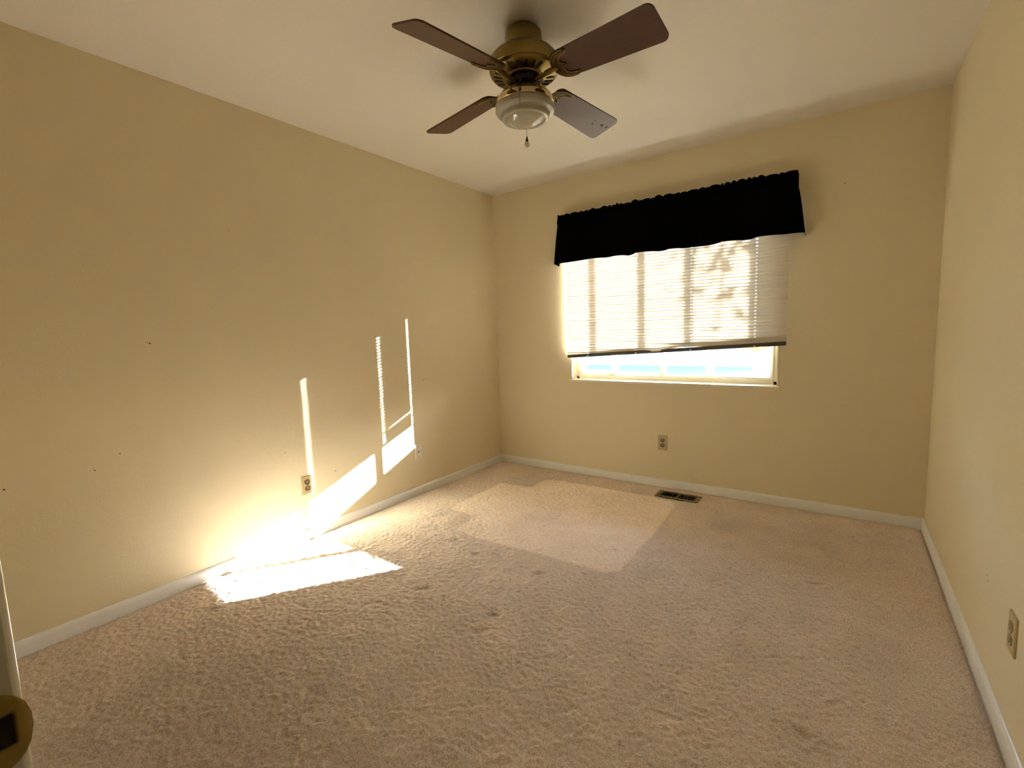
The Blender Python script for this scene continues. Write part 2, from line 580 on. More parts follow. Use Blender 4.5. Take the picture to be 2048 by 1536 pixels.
# baseboards: rounded-top strip profile
def baseboard(name, p0, p1, inward, label):
    prof = [(0, -0.018), (0.0125, -0.018), (0.0125, 0.040), (0.0118, 0.047), (0.0098, 0.053), (0.0065, 0.058), (0.003, 0.0605), (0, 0.061)]
    bm = bmesh.new()
    p0, p1, n = Vector(p0), Vector(p1), Vector(inward)
    a = [bm.verts.new(p0 + n * d + Vector((0, 0, z))) for d, z in prof]
    b = [bm.verts.new(p1 + n * d + Vector((0, 0, z))) for d, z in prof]
    k = len(prof)
    for i in range(k):
        bm.faces.new((a[i], a[(i + 1) % k], b[(i + 1) % k], b[i]))
    bm.faces.new(a)
    bm.faces.new(b)
    struct(link(name, bm, M['trim']), label, 'baseboard')
baseboard('baseboard_left', (0, YF, 0), (0, 0, 0), (1, 0, 0), 'low white baseboard under the sunlit wall')
baseboard('baseboard_back', (0.0, 0, 0), (W, 0, 0), (0, -1, 0), 'low white baseboard under the window')
baseboard('baseboard_right', (W, YF, 0), (W, 0, 0), (-1, 0, 0), 'low white baseboard along the wall with the side outlet')
baseboard('baseboard_front', (0, YF, 0), (DX0 - 0.065, YF, 0), (0, 1, 0), 'low white baseboard beside the doorway')

# ------------------------------------------------------------------ doorway with strike plate
door = struct(empty('door_1', (DX0, YF, 0)), 'painted door frame with a brass strike plate at the near edge', 'door frame')
bm = bmesh.new()
DW = DX1 - DX0
box(bm, (-0.02, -TH - 0.012, -0.01), (0.0003, 0.0100, DZ + 0.0003), 0.001)
box(bm, (DW - 0.0003, -TH - 0.012, -0.01), (DW + 0.02, 0.0100, DZ + 0.0003), 0.001)
box(bm, (-0.02, -TH - 0.012, DZ), (DW + 0.02, 0.0100, DZ + 0.02))
link('jamb', bm, M['trim_dirty'], door)
bm = bmesh.new()
box(bm, (0.0, -0.110, 0.0), (0.011, -0.075, DZ), 0.002)
box(bm, (DW - 0.011, -0.110, 0.0), (DW, -0.075, DZ), 0.002)
link('door_stop', bm, M['trim_dirty'], door)
bm = bmesh.new()
box(bm, (-0.062, -0.002, -0.01), (0.0, 0.014, DZ + 0.06), 0.0050, 8)
box(bm, (DW, -0.002, -0.01), (DW + 0.062, 0.014, DZ + 0.06), 0.0050, 8)
box(bm, (-0.062, -0.002, DZ), (DW + 0.062, 0.014, DZ + 0.06), 0.0050, 8)
link('casing', bm, M['gloss'], door, True)
# strike plate: flat brass plate let into the jamb, lip rolled past the edge; hole for the latch
ZS = 0.959
bm = bmesh.new()
def strike(bm):
    ny_, nz_ = 26, 26
    grid = {}
    for i in range(ny_ + 1):
        t = i / ny_
        y = -0.045 + t * 0.062
        k = max(0.0, (y + 0.010) / 0.0272)
        hh = 0.0288 * max(0.0, 1 - k ** 2.6) ** 0.45
        hh = max(hh, 0.004)
        bend = 0.0 if y < 0.009 else -0.004 * ((y - 0.009) / 0.010) ** 2
        for j in range(nz_ + 1):
            z = (j / nz_ * 2 - 1) * 0.0288
            z = max(-hh, min(hh, z))
            grid[i, j] = bm.verts.new((0.0012 + bend, y, ZS + z))
    for i in range(ny_):
        for j in range(nz_):
            y = -0.045 + (i + 0.5) / ny_ * 0.062
            zz = ((j + 0.5) / nz_ * 2 - 1)
            if -0.030 < y < 0.0085 and abs(zz) < 0.37:
                continue
            bm.faces.new((grid[i, j], grid[i + 1, j], grid[i + 1, j + 1], grid[i, j + 1]))
strike(bm)
for v in [v for v in bm.verts if not v.link_faces]:
    bm.verts.remove(v)
bmesh.ops.remove_doubles(bm, verts=bm.verts, dist=1e-6)
bmesh.ops.dissolve_degenerate(bm, edges=bm.edges, dist=1e-6)
sp = link('strike_plate', bm, M['brass'], door, True)
sp['label'] = 'tarnished brass strike plate with a rounded lip'
sm = sp.modifiers.new('thick', 'SOLIDIFY')
sm.thickness = 0.0016
bm = bmesh.new()
box(bm, (0.0005, -0.031, ZS - 0.0107), (0.0009, 0.0092, ZS + 0.0107))
link('latch_hole', bm, M['strike_hole'], sp)

# ------------------------------------------------------------------ window
YW = 0.13
win = struct(empty('window_1', (0, 0, 0)), 'cream framed sliding window behind the blind', 'window')
bm = bmesh.new()
fy0, fy1 = YW - 0.045, YW + 0.045
box(bm, (OX0, fy0, OZ0), (OX0 + 0.028, fy1, OZ1), 0.003)
box(bm, (OX1 - 0.036, fy0, OZ0), (OX1, fy1, OZ1), 0.003)
box(bm, (OX0, fy0, OZ0), (OX1, fy1, OZ0 + 0.026), 0.003)
box(bm, (OX0, fy0, OZ1 - 0.03), (OX1, fy1, OZ1), 0.003)
box(bm, (OX0 + 0.028, fy0 + 0.012, OZ0 + 0.026), (OX1 - 0.036, fy0 + 0.018, OZ0 + 0.036))
box(bm, (OX0 + 0.028, fy0 + 0.036, OZ0 + 0.026), (OX1 - 0.036, fy0 + 0.042, OZ0 + 0.036))
link('window_frame', bm, M['win_frame'], win)

def ring(bm, x0, x1, z0, z1, w, y0, y1, rin):
    """sash frame: a rectangle with a round-cornered opening"""
    inner = rounded_rect(x0 + w, z0 + w, x1 - w, z1 - w, rin, 6)
    outer = []
    cx, cz = (x0 + x1) / 2, (z0 + z1) / 2
    for (a, b) in inner:
        outer.append((x1 if a > x1 - w - rin - 1e-6 and True and a > cx else (x0 if a < cx else a), z1 if b > cz else z0))
    n = len(inner)
    for k in range(4):          # clamp the corner fans so that the outside stays a rectangle
        pass
    A = [[bm.verts.new((x, y, z)) for (x, z) in P] for P in (inner, outer) for y in (y0, y1)]
    for i in range(n):
        j = (i + 1) % n
        for (p, q_) in ((A[0], A[2]), (A[1], A[3]), (A[0], A[1]), (A[2], A[3])):
            vs = (p[i], p[j], q_[j], q_[i])
            try:
                bm.faces.new(vs)
            except ValueError:
                pass
    bmesh.ops.remove_doubles(bm, verts=bm.verts, dist=1e-5)

def sash(name, x0, x1, z0, w, y0, y1, mat, rin=0.012):
    bm = bmesh.new()
    ring(bm, x0, x1, z0, OZ1 - 0.03, w, y0, y1, rin)
    s = link(name, bm, mat, win)
    bm = bmesh.new()
    ym = (y0 + y1) / 2
    box(bm, (x0 + w * .6, ym - 0.002, z0 + w * .6), (x1 - w * .6, ym + 0.002, OZ1 - 0.03 - w * .6))
    link('pane', bm, M['glass'], s)
    return s
sash('sliding_sash', OX0 + 0.028, 1.118, OZ0 + 0.028, 0.046, YW - 0.012, YW + 0.010, M['win_white'])
sash('sliding_sash', 1.088, 1.512, OZ0 + 0.040, 0.022, YW + 0.014, YW + 0.034, M['win_frame'])
sash('fixed_sash', 1.488, OX1 - 0.036, OZ0 + 0.026, 0.022, YW - 0.010, YW + 0.010, M['win_white'])
bm = bmesh.new()
box(bm, (1.484, YW - 0.030, OZ0 + 0.026), (1.506, YW - 0.008, OZ1 - 0.03), 0.002)
link('meeting_stile', bm, M['win_frame'], win)
bm = bmesh.new()
box(bm, (1.812, YW - 0.008, OZ0 + 0.030), (1.868, YW + 0.010, OZ1 - 0.03), 0.002)
link('muntin', bm, M['win_white'], win)
bm = bmesh.new()
box(bm, (1.055, YW - 0.030, OZ0 + 0.052), (1.095, YW - 0.010, OZ0 + 0.062), 0.003)
box(bm, (1.088, YW - 0.034, OZ0 + 0.050), (1.106, YW - 0.010, OZ0 + 0.064), 0.003)
link('sash_latch', bm, M['win_white'], win)
bm = bmesh.new()
box(bm, (OX0 + .026, fy0 - 0.004, OZ0 + .02), (OX0 + .030, fy0 + .02, OZ1 - .03))
box(bm, (OX1 - .040, fy0 - 0.004, OZ0 + .02), (OX1 - .036, fy0 + .02, OZ1 - .03))
link('gasket', bm, M['win_frame'], win)
bm = bmesh.new()
box(bm, (OX0 - 0.020, -0.022, OZ0 - 0.014), (OX1 + 0.014, 0.0, OZ0 + 0.004), 0.004, 3)
box(bm, (OX0 + 0.001, -0.004, OZ0 - 0.004), (OX1 - 0.001, fy0 + 0.01, OZ0 + 0.004))
struct(link('trim_1', bm, M['sill']), 'thin pale sill board under the window', 'sill')
bm = bmesh.new()
box(bm, (OX1 - 0.006, -0.004, OZ0 + 0.004), (OX1 + 0.005, 0.003, OZ1), 0.001)
box(bm, (OX0 - 0.005, -0.0015, OZ0 + 0.004), (OX0 + 0.001, 0.003, OZ1), 0.001)
struct(link('trim_2', bm, M['sill']), 'narrow pale corner beads at the window opening', 'trim')

# ------------------------------------------------------------------ mini blind
BX0, BX1 = 0.751, 2.336
LAD = (0.940, 1.340, 1.744, 2.153)
YB = -0.036
blind = empty('mini_blind', ((BX0 + BX1) / 2, 0, 2.10))
tag(blind, 'pale slatted mini blind with a crooked bottom rail hanging over the window', 'blind')
bo = Vector(blind.location)

def rail_z(x):
    return 0.998 + (x - BX0) / (BX1 - BX0) * 0.088
def g(x, c, s):
    return math.exp(-((x - c) / s) ** 2)

xcols = set(np.round(np.linspace(BX0, BX1, 60), 5).tolist())
for l in LAD:
    for d in (-0.0060, 0.0060):
        xcols.add(round(l + d, 5))
for d in (0.0015, 0.0035, 0.006, 0.010, 0.014):
    xcols.add(BX0 + d)
    xcols.add(BX1 - d)
xcols = sorted(xcols)
xcols = [x for i, x in enumerate(xcols) if not any(l - 0.0059 < x < l + 0.0059 for l in LAD)]
srow = [-0.0138, -0.0105, -0.006, -0.0016, 0.0, 0.0016, 0.006, 0.0105, 0.0138]
NS = 49
rnd = random.Random(3)
for i in range(NS):
    bm = bmesh.new()
    j1, j2 = rnd.uniform(-1, 1), rnd.uniform(-1, 1)
    ph = rnd.uniform(0, 6.28)
    rows = []
    for x in xcols:
        reg = 1.002 + 0.0218 * (i + 0.85)
        stk = rail_z(x) + 0.015 + 0.0052 * i
        k = 0.006
        dlt = stk - reg
        z = reg + k * math.log1p(math.exp(min(40, dlt / k))) if dlt < 0.2 else stk
        stacked = 1 / (1 + math.exp(-dlt / 0.008))
        tilt = 71 - 4 * stacked + 1.5 * j1 + 1.5 * math.sin(3 * x + ph)
        y = YB + 0.0006 * j2
        low = math.exp(-i / 4.0)
        z += 0.0016 * low * math.sin(9 * x + ph)
        if i < 14:
            z += 0.003 * math.exp(-i / 5) * g(x, 1.80, .06) - 0.003 * math.exp(-i / 5) * g(x, 1.93, .06)
        if i == 0:
            z += 0.014 * g(x, 1.70, .12) - 0.006 * g(x, 1.50, .075)
            y -= 0.016 * g(x, 1.50, .12)
            tilt -= 20 * g(x, 1.55, .25)
        if i == 1:
            z += 0.012 * g(x, 1.68, .12) - 0.008 * g(x, 1.5, .1)
            tilt -= 25 * g(x, 1.66, .2)
        if i == 2:
            z += 0.010 * g(x, 1.64, .12)
            tilt -= 15 * g(x, 1.66, .2)
        if i == 4 and x < LAD[0]:
            z += 0.0105 * (LAD[0] - x) ** 0.3
            tilt -= 8
        if i == 3 and x < LAD[0]:
            z -= 0.004
            tilt += 3
        if i == 2 and x < LAD[0] - .06:
            tilt -= 10
        ct, st = math.cos(R(tilt)), math.sin(R(tilt))
        col = []
        ed = max(0.0, min(x - BX0, BX1 - x))
        es = 1.0 if ed > 0.0135 else 0.25 + 0.75 * math.sqrt(max(0.0, 1 - (1 - ed / 0.014) ** 2))
        for s in srow:
            s = s * es
            crown = 0.0022 * (1 - (s / 0.0138) ** 2)
            # s > 0 is the room edge (up); the crown bulges to the window
            dy = -s * ct + crown * st
            dz = s * st + crown * ct
            col.append(bm.verts.new((x - bo.x, y + dy - bo.y, z + dz - bo.z)))
        rows.append(col)
    for a in range(len(xcols) - 1):
        mid = (xcols[a] + xcols[a + 1]) / 2
        hole = any(abs(mid - l) < 0.0061 for l in LAD)
        for s in range(len(srow) - 1):
            if hole and s in (3, 4):
                continue
            bm.faces.new((rows[a][s], rows[a + 1][s], rows[a + 1][s + 1], rows[a][s + 1]))
    link('slat', bm, M['slat'], blind, True)

bm = bmesh.new()
prof = [(-0.0128, -0.003), (-0.0115, -0.0045), (0.0115, -0.0045), (0.0128, -0.003), (0.0128, 0.003), (0.0115, 0.0045), (-0.0115, 0.0045), (-0.0128, 0.003)]
ct, st = math.cos(R(66)), math.sin(R(66))
ends = []
for k in range(9):
    x = BX0 + 0.002 + (BX1 - BX0 - 0.004) * k / 8
    ends.append([bm.verts.new(Vector((x, YB - u * ct + v * st, rail_z(x) + u * st + v * ct)) - bo) for u, v in prof])
for a, b in zip(ends, ends[1:]):
    for k in range(8):
        bm.faces.new((a[k], a[(k + 1) % 8], b[(k + 1) % 8], b[k]))
bm.faces.new(ends[0])
bm.faces.new(ends[-1])
rl = link('bottom_rail', bm, M['rail'], blind)
rl['label'] = 'dark slanting bottom rail'
for l in LAD:
    bm = bmesh.new()
    z = rail_z(l)
    lathe(bm, [(0, 0), (0.006, 0), (0.005, 0.0035), (0, 0.004)], 12)
    for v in bm.verts:
        v.co = Vector((l, YB - 0.0040 - v.co.z, z - 0.004 + v.co.x * 0.8)) - bo + Vector((v.co.y, 0, 0))
    link('rail_button', bm, M['cord'], blind)
bm = bmesh.new()
box(bm, (BX0 - bo.x, -0.060 - bo.y, 2.062 - bo.z), (BX1 - bo.x, -0.001 - bo.y, 2.092 - bo.z), 0.002)
link('head_rail', bm, M['win_white'], blind)
for l in LAD:
    for dy in (-0.0062, 0.0062):
        bm = bmesh.new()
        tube(bm, [(l - bo.x, YB + dy - bo.y, rail_z(l) - bo.z), (l - bo.x, YB + dy - bo.y, 1.5 - bo.z), (l - bo.x, YB + dy - bo.y, 2.065 - bo.z)], 0.0005, 5)
        link('ladder_cord', bm, M['cord'], blind)

# ------------------------------------------------------------------ valance
def valance():
    rr = random.Random(11)
    path = []                      # plan path of the cloth: return, front, return
    L, Rr = 0.712, 2.372
    n_side, n_front = 10, 300
    for i in range(n_side):
        path.append((L, -0.003 - 0.085 * i / n_side, 'l', i / n_side))
    for i in range(n_front + 1):
        path.append((L + (Rr - L) * i / n_front, -0.09, 'f', i / n_front))
    for i in range(n_side, 0, -1):
        path.append((Rr, -0.003 - 0.085 * (i - 1) / n_side, 'r', (i - 1) / n_side))
    zs = [2.132, 2.120, 2.108, 2.098, 2.088, 2.076, 2.064, 2.052, 2.03, 1.99, 1.94, 1.88, 1.83, 1.79, 1.770, 1.757]
    fr = [(rr.uniform(18, 70), rr.uniform(0, 6.28), rr.uniform(.3, 1)) for _ in range(9)]
    fs = [(rr.uniform(12, 46), rr.uniform(0, 6.28), rr.uniform(.3, 1)) for _ in range(7)]
    # ruffle heads: irregular puffs along the rod
    puffs, x = [], L
    while x < Rr:
        w = rr.choice((.018, .03, .045, .06, .075))
        puffs.append((x, w, rr.uniform(.008, .020)))
        x += w
    def puff(x):
        for (a, w, h) in puffs:
            if a <= x < a + w:
                t = (x - a) / w
                return h * (math.sin(math.pi * t) ** .5) - .009
        return 0
    steps = [(L, .0), (0.98, .006), (1.12, .0), (1.19, .004), (1.30, -.006), (1.36, .008), (1.53, -.004), (1.60, .004), (1.70, -.004), (1.83, -.006), (1.95, .008), (2.08, -.002), (2.16, .010), (2.30, .004), (Rr, .0)]
    def hem(x):
        for (a, b) in zip(steps, steps[1:]):
            if a[0] <= x <= b[0]:
                t = (x - a[0]) / (b[0] - a[0])
                return a[1] + (b[1] - a[1]) * t * t * t
        return 0
    bm = bmesh.new()
    grid = []
    for (x, y, side, t) in path:
        col = []
        for k, z in enumerate(zs):
            f = k / (len(zs) - 1)
            gather = sum(a * math.sin(w * x + p) for w, p, a in fr) / 9
            drape = sum(a * math.sin(w * x + p) for w, p, a in fs) / 7
            top = max(0, 1 - k / 4)
            yy, xx, zz = y, x, z
            hang = max(0, (2.052 - z) / 0.295)
            if side == 'f':
                pocket = -0.010 * math.exp(-((z - 2.076) / 0.02) ** 2)
                amp = 0.010 * (0.5 + hang)
                e = min(1, t * 30, (1 - t) * 30)
                yy += e * (amp * (gather * (1 - hang) + drape * hang) * 1.6) + pocket
                zz += top * puff(x)
                if k >= len(zs) - 3:
                    zz += hem(x) * (1, .7, .4)[len(zs) - 1 - k]
                zz += 0.004 * drape * hang
            else:
                zz += top * (-.004 + .004 * math.sin(60 * y)) - 0.012 * hang * (1 - t)
            # flare at the two ends
            flare = hang ** 0.8
            if x < L + .12:
                xx -= 0.040 * flare * (1 - max(0, x - L) / .12) ** 2
            if x > Rr - .12:
                xx += 0.046 * flare * (1 - max(0, Rr - x) / .12) ** 2
            yy = min(yy, -0.002)
            col.append(bm.verts.new((xx - 1.54, yy, zz - 1.76)))
        grid.append(col)
    for a, b in zip(grid, grid[1:]):
        for k in range(len(zs) - 1):
            bm.faces.new((a[k], b[k], b[k + 1], a[k + 1]))
    o = link('valance', bm, M['cloth'], None, True, (1.54, 0, 1.76))
    s = o.modifiers.new('thick', 'SOLIDIFY')
    s.thickness = 0.0012
    tag(o, 'black gathered cloth valance with a ruffled top above the window blind', 'valance')
valance()

# ------------------------------------------------------------------ ceiling fan
FX, FY = 1.5251, -1.7827
fan = empty('ceiling_fan', (FX, FY, H))
tag(fan, 'brass ceiling fan with four dark wooden blades and a glass light', 'ceiling fan')
def fpart(name, prof, mat, parent=fan, seg=64):
    bm = bmesh.new()
    lathe(bm, [(r, z - H) for r, z in prof], seg)
    return link(name, bm, mat, parent, True)
def sharp(prof, e=0.0006):
    """duplicate corners so that smooth shading keeps crisp creases"""
    out = []
    for i, p in enumerate(prof):
        if 0 < i < len(prof) - 1:
            a, b = Vector(prof[i - 1]), Vector(prof[i + 1])
            c = Vector(p)
            u = (a - c); v = (b - c)
            if u.length > 3 * e and v.length > 3 * e and u.angle(v) < R(155):
                out.append(tuple(c + u.normalized() * e)); out.append(tuple(c)); out.append(tuple(c + v.normalized() * e))
                continue
        out.append(p)
    return out
fpart('canopy', sharp([(0, 2.4385), (0.052, 2.4385), (0.052, 2.425), (0.071, 2.422), (0.0735, 2.418), (0.0735, 2.405), (0.0755, 2.403), (0.0755, 2.360), (0.070, 2.357), (0, 2.357)]), M['brass'])
housing = fpart('motor_housing', sharp([(0, 2.360), (0.078, 2.360), (0.090, 2.357), (0.108, 2.347), (0.124, 2.334), (0.132, 2.324),
                 (0.134, 2.3225), (0.1335, 2.3205), (0.138, 2.318), (0.1425, 2.300), (0.1435, 2.285), (0.1425, 2.274),
                 (0.1395, 2.2725), (0.1395, 2.2705), (0.141, 2.269), (0.134, 2.261), (0.120, 2.2555), (0.090, 2.250), (0.082, 2.2485),
                 (0.080, 2.244), (0.076, 2.242), (0.070, 2.244), (0, 2.244)]), M['brass'])
# radial cooling slots with bright rims on the underside of the housing
for k in range(24):
    a = 2 * math.pi * (k + .5) / 24
    if k % 6 == 5:
        continue
    bm = bmesh.new()
    pts = rounded_rect(0.090, -0.0052, 0.124, 0.0052, 0.005, 4)
    prism(bm, pts, -0.0008, 0.0012)
    for v in bm.verts:
        r_ = v.co.x
        v.co.z += 2.2505 + (r_ - 0.090) / 0.030 * 0.0052 - H - 0.0015
        x, y = v.co.x, v.co.y
        v.co.x, v.co.y = x * math.cos(a) - y * math.sin(a), x * math.sin(a) + y * math.cos(a)
    link('cooling_slot', bm, M['slot'], housing)
fpart('flywheel', sharp([(0, 2.246), (0.066, 2.246), (0.068, 2.236), (0.062, 2.222), (0.040, 2.216), (0, 2.216)]), M['black'])
fpart('switch_housing', sharp([(0, 2.222), (0.045, 2.222), (0.050, 2.212), (0.052, 2.196), (0, 2.196)]), M['brass_dark'])
fpart('light_fitter', sharp([(0, 2.197), (0.074, 2.197), (0.084, 2.194), (0.100, 2.185), (0.112, 2.172), (0.119, 2.157), (0.1215, 2.142),
                       (0.119, 2.140), (0.117, 2.142), (0, 2.150)]), M['brass_polish'])
fpart('glass_shade', sharp([(0.110, 2.148), (0.117, 2.141), (0.1215, 2.136), (0.1225, 2.120), (0.1185, 2.113), (0.103, 2.1105), (0.0985, 2.1065), (0.0975, 2.092), (0.094, 2.0875), (0.0855, 2.0865), (0.081, 2.090), (0.070, 2.079), (0.052, 2.0715), (0.030, 2.0665), (0.012, 2.065), (0, 2.065)], 0.0012), M['opal'], seg=72)

def blade_outline(r0, r1, w0, w1):
    pts = []
    def arc(c, r, a0, a1, n=7):
        for i in range(n + 1):
            a = R(a0 + (a1 - a0) * i / n)
            pts.append((c[0] + r * math.cos(a), c[1] + r * math.sin(a)))
    rc = 0.026
    arc((r1 - rc, w1 - rc), rc, 0, 90)
    arc((r0 + 0.03, w0 - 0.032), 0.03, 95, 165)
    arc((r0 + 0.03, -w0 + 0.032), 0.03, 195, 265)
    arc((r1 - rc, -w1 + rc), rc, 270, 360)
    return pts
BL = [(-0.1322, 2.2039, 0.3052), (-0.1588, 2.2035, 0.2456), (-0.1560, 2.2135, 0.2342), (-0.1164, 2.2059, 0.2965)]
ZH = 2.2373
def frame_of(k):
    a, zt, ph = BL[k]
    th = a + k * math.pi / 2
    slope = (zt - ZH) / 0.58
    rd = Vector((math.cos(th), math.sin(th), 0))
    t = Vector((-math.sin(th), math.cos(th), 0))
    ex = Vector((rd.x, rd.y, slope)).normalized()
    ey = (t * math.cos(ph) + Vector((0, 0, -math.sin(ph)))).normalized()
    ez = ex.cross(ey).normalized()
    m = Matrix((ex, ey, ez)).transposed().to_4x4()
    m.translation = Vector((0, 0, ZH - H))
    return m
for k in range(4):
    m = frame_of(k)
    bm = bmesh.new()
    prism(bm, blade_outline(0.165, 0.596, 0.0665, 0.0789), 0.0, 0.0065)
    bl = link('blade', bm, M['wood_dirty'] if k == 1 else M['wood'], fan)
    bl.matrix_local = m
    mod = bl.modifiers.new('bevel', 'BEVEL')
    mod.width = 0.0016
    mod.segments = 2
    mod.limit_method = 'ANGLE'
    # scrolled blade iron: crescent plate, raised rim, arm to the flywheel, three screws
    back = [(0.246, 0.058), (0.228, 0.0645), (0.200, 0.0625), (0.176, 0.052), (0.160, 0.034), (0.153, 0.014), (0.150, 0.0)]
    inner = [(0.246, 0.058), (0.244, 0.050), (0.228, 0.047), (0.208, 0.042), (0.197, 0.030), (0.196, 0.017), (0.203, 0.008), (0.216, 0.0)]
    outl = back + [(x, -y) for x, y in back[-2::-1]] + [(x, -y) for x, y in inner[1:]] + [(x, y) for x, y in inner[-2:0:-1]]
    bm = bmesh.new()
    prism(bm, outl, -0.0035, -0.0002)
    iron = link('blade_iron', bm, M['brass_dark'], fan)
    iron.matrix_local = m
    bm = bmesh.new()
    tube(bm, [(x, y, -0.0036) for x, y in outl], 0.0017, 6, True)
    link('raised_rim', bm, M['brass'], iron, True)
    bm = bmesh.new()
    rib1 = [(0.236, 0.054, -0.004), (0.205, 0.053, -0.006), (0.180, 0.040, -0.007), (0.168, 0.018, -0.007), (0.165, 0.0, -0.007)]
    tube(bm, rib1, 0.0014, 6)
    tube(bm, [(x, -y, z) for x, y, z in rib1], 0.0014, 6)
    link('scroll_rib', bm, M['brass'], iron, True)
    bm = bmesh.new()
    tube(bm, [(0.050, 0, -0.010), (0.075, 0, -0.011), (0.100, 0, -0.0105), (0.125, 0, -0.008), (0.150, 0, -0.004), (0.172, 0, -0.0035)], [0.009, 0.010, 0.0085, 0.0085, 0.011, 0.006], 10)
    link('arm', bm, M['brass'], iron, True)
    for (sx, sy) in ((0.234, 0.0565), (0.234, -0.0565), (0.203, 0.0)):
        bm = bmesh.new()
        lathe(bm, [(0, -0.0072), (0.003, -0.0066), (0.0042, -0.0045), (0.0042, -0.002)], 10, (sx, sy))
        link('screw', bm, M['brass_dark'], iron, True)

toward = Vector((CAM.x - FX, CAM.y - FY, 0)).normalized()
side = Vector((-toward.y, toward.x, 0))          # to the camera's right
def chain(name, at_xy, z0, z1, label, ball):
    root_bm = bmesh.new()
    n = int((z0 - z1) / 0.0042)
    for i in range(n + 1):
        z = z0 + (z1 - z0) * i / n
        bmesh.ops.create_icosphere(root_bm, subdivisions=1, radius=0.0017, matrix=Matrix.Translation((at_xy.x, at_xy.y, z - H)))
    tube(root_bm, [(at_xy.x, at_xy.y, z0 - H), (at_xy.x, at_xy.y, z1 - H)], 0.0007, 5)
    c = link(name, root_bm, M['chain'], fan, True)
    c['label'] = label
    bm = bmesh.new()
    if ball:
        lathe(bm, [(0, z1 + .008 - H), (0.0028, z1 + .004 - H), (0.0042, z1 - .006 - H), (0.0062, z1 - .009 - H), (0.0062, z1 - .017 - H), (0, z1 - .018 - H)], 16, at_xy)
        link('chain_connector', bm, M['black'], c, True)
        bm = bmesh.new()
        prof = [(0.0055, z1 - .017 - H)] + [(0.0122 * math.sin(a), z1 - .029 - 0.0128 * -math.cos(a) - .0256 * 0 - H) for a in [R(q_) for q_ in range(30, 181, 15)]]
        lathe(bm, prof, 24, at_xy)
        link('pull_knob', bm, M['ball'], c, True)
    else:
        lathe(bm, [(0, z0 + .010 - H), (0.0032, z0 + .009 - H), (0.0036, z0 - .003 - H), (0.0015, z0 - .008 - H), (0, z0 - .008 - H)], 12, at_xy)
        link('chain_connector', bm, M['black'], c, True)
pa = toward * 0.128 + side * -0.020
chain('pull_chain', pa, 2.166, 2.088, 'short dark bead chain at the front of the light', False)
bm = bmesh.new()
tube(bm, [(pa.x * 0.38, pa.y * 0.38, 2.205 - H), (pa.x * 0.75, pa.y * 0.75, 2.203 - H), (pa.x, pa.y, 2.176 - H)], 0.0016, 6)
link('chain_hook', bm, M['brass_dark'], fan, True)
pb = toward * -0.126 + side * 0.004
chain('pull_chain', pb, 2.172, 2.066, 'longer bead chain ending in a frosted knob', True)
bm = bmesh.new()
tube(bm, [(pb.x * 0.38, pb.y * 0.38, 2.205 - H), (pb.x * 0.75, pb.y * 0.75, 2.203 - H), (pb.x, pb.y, 2.170 - H)], 0.0016, 6)
link('chain_hook', bm, M['brass_dark'], fan, True)

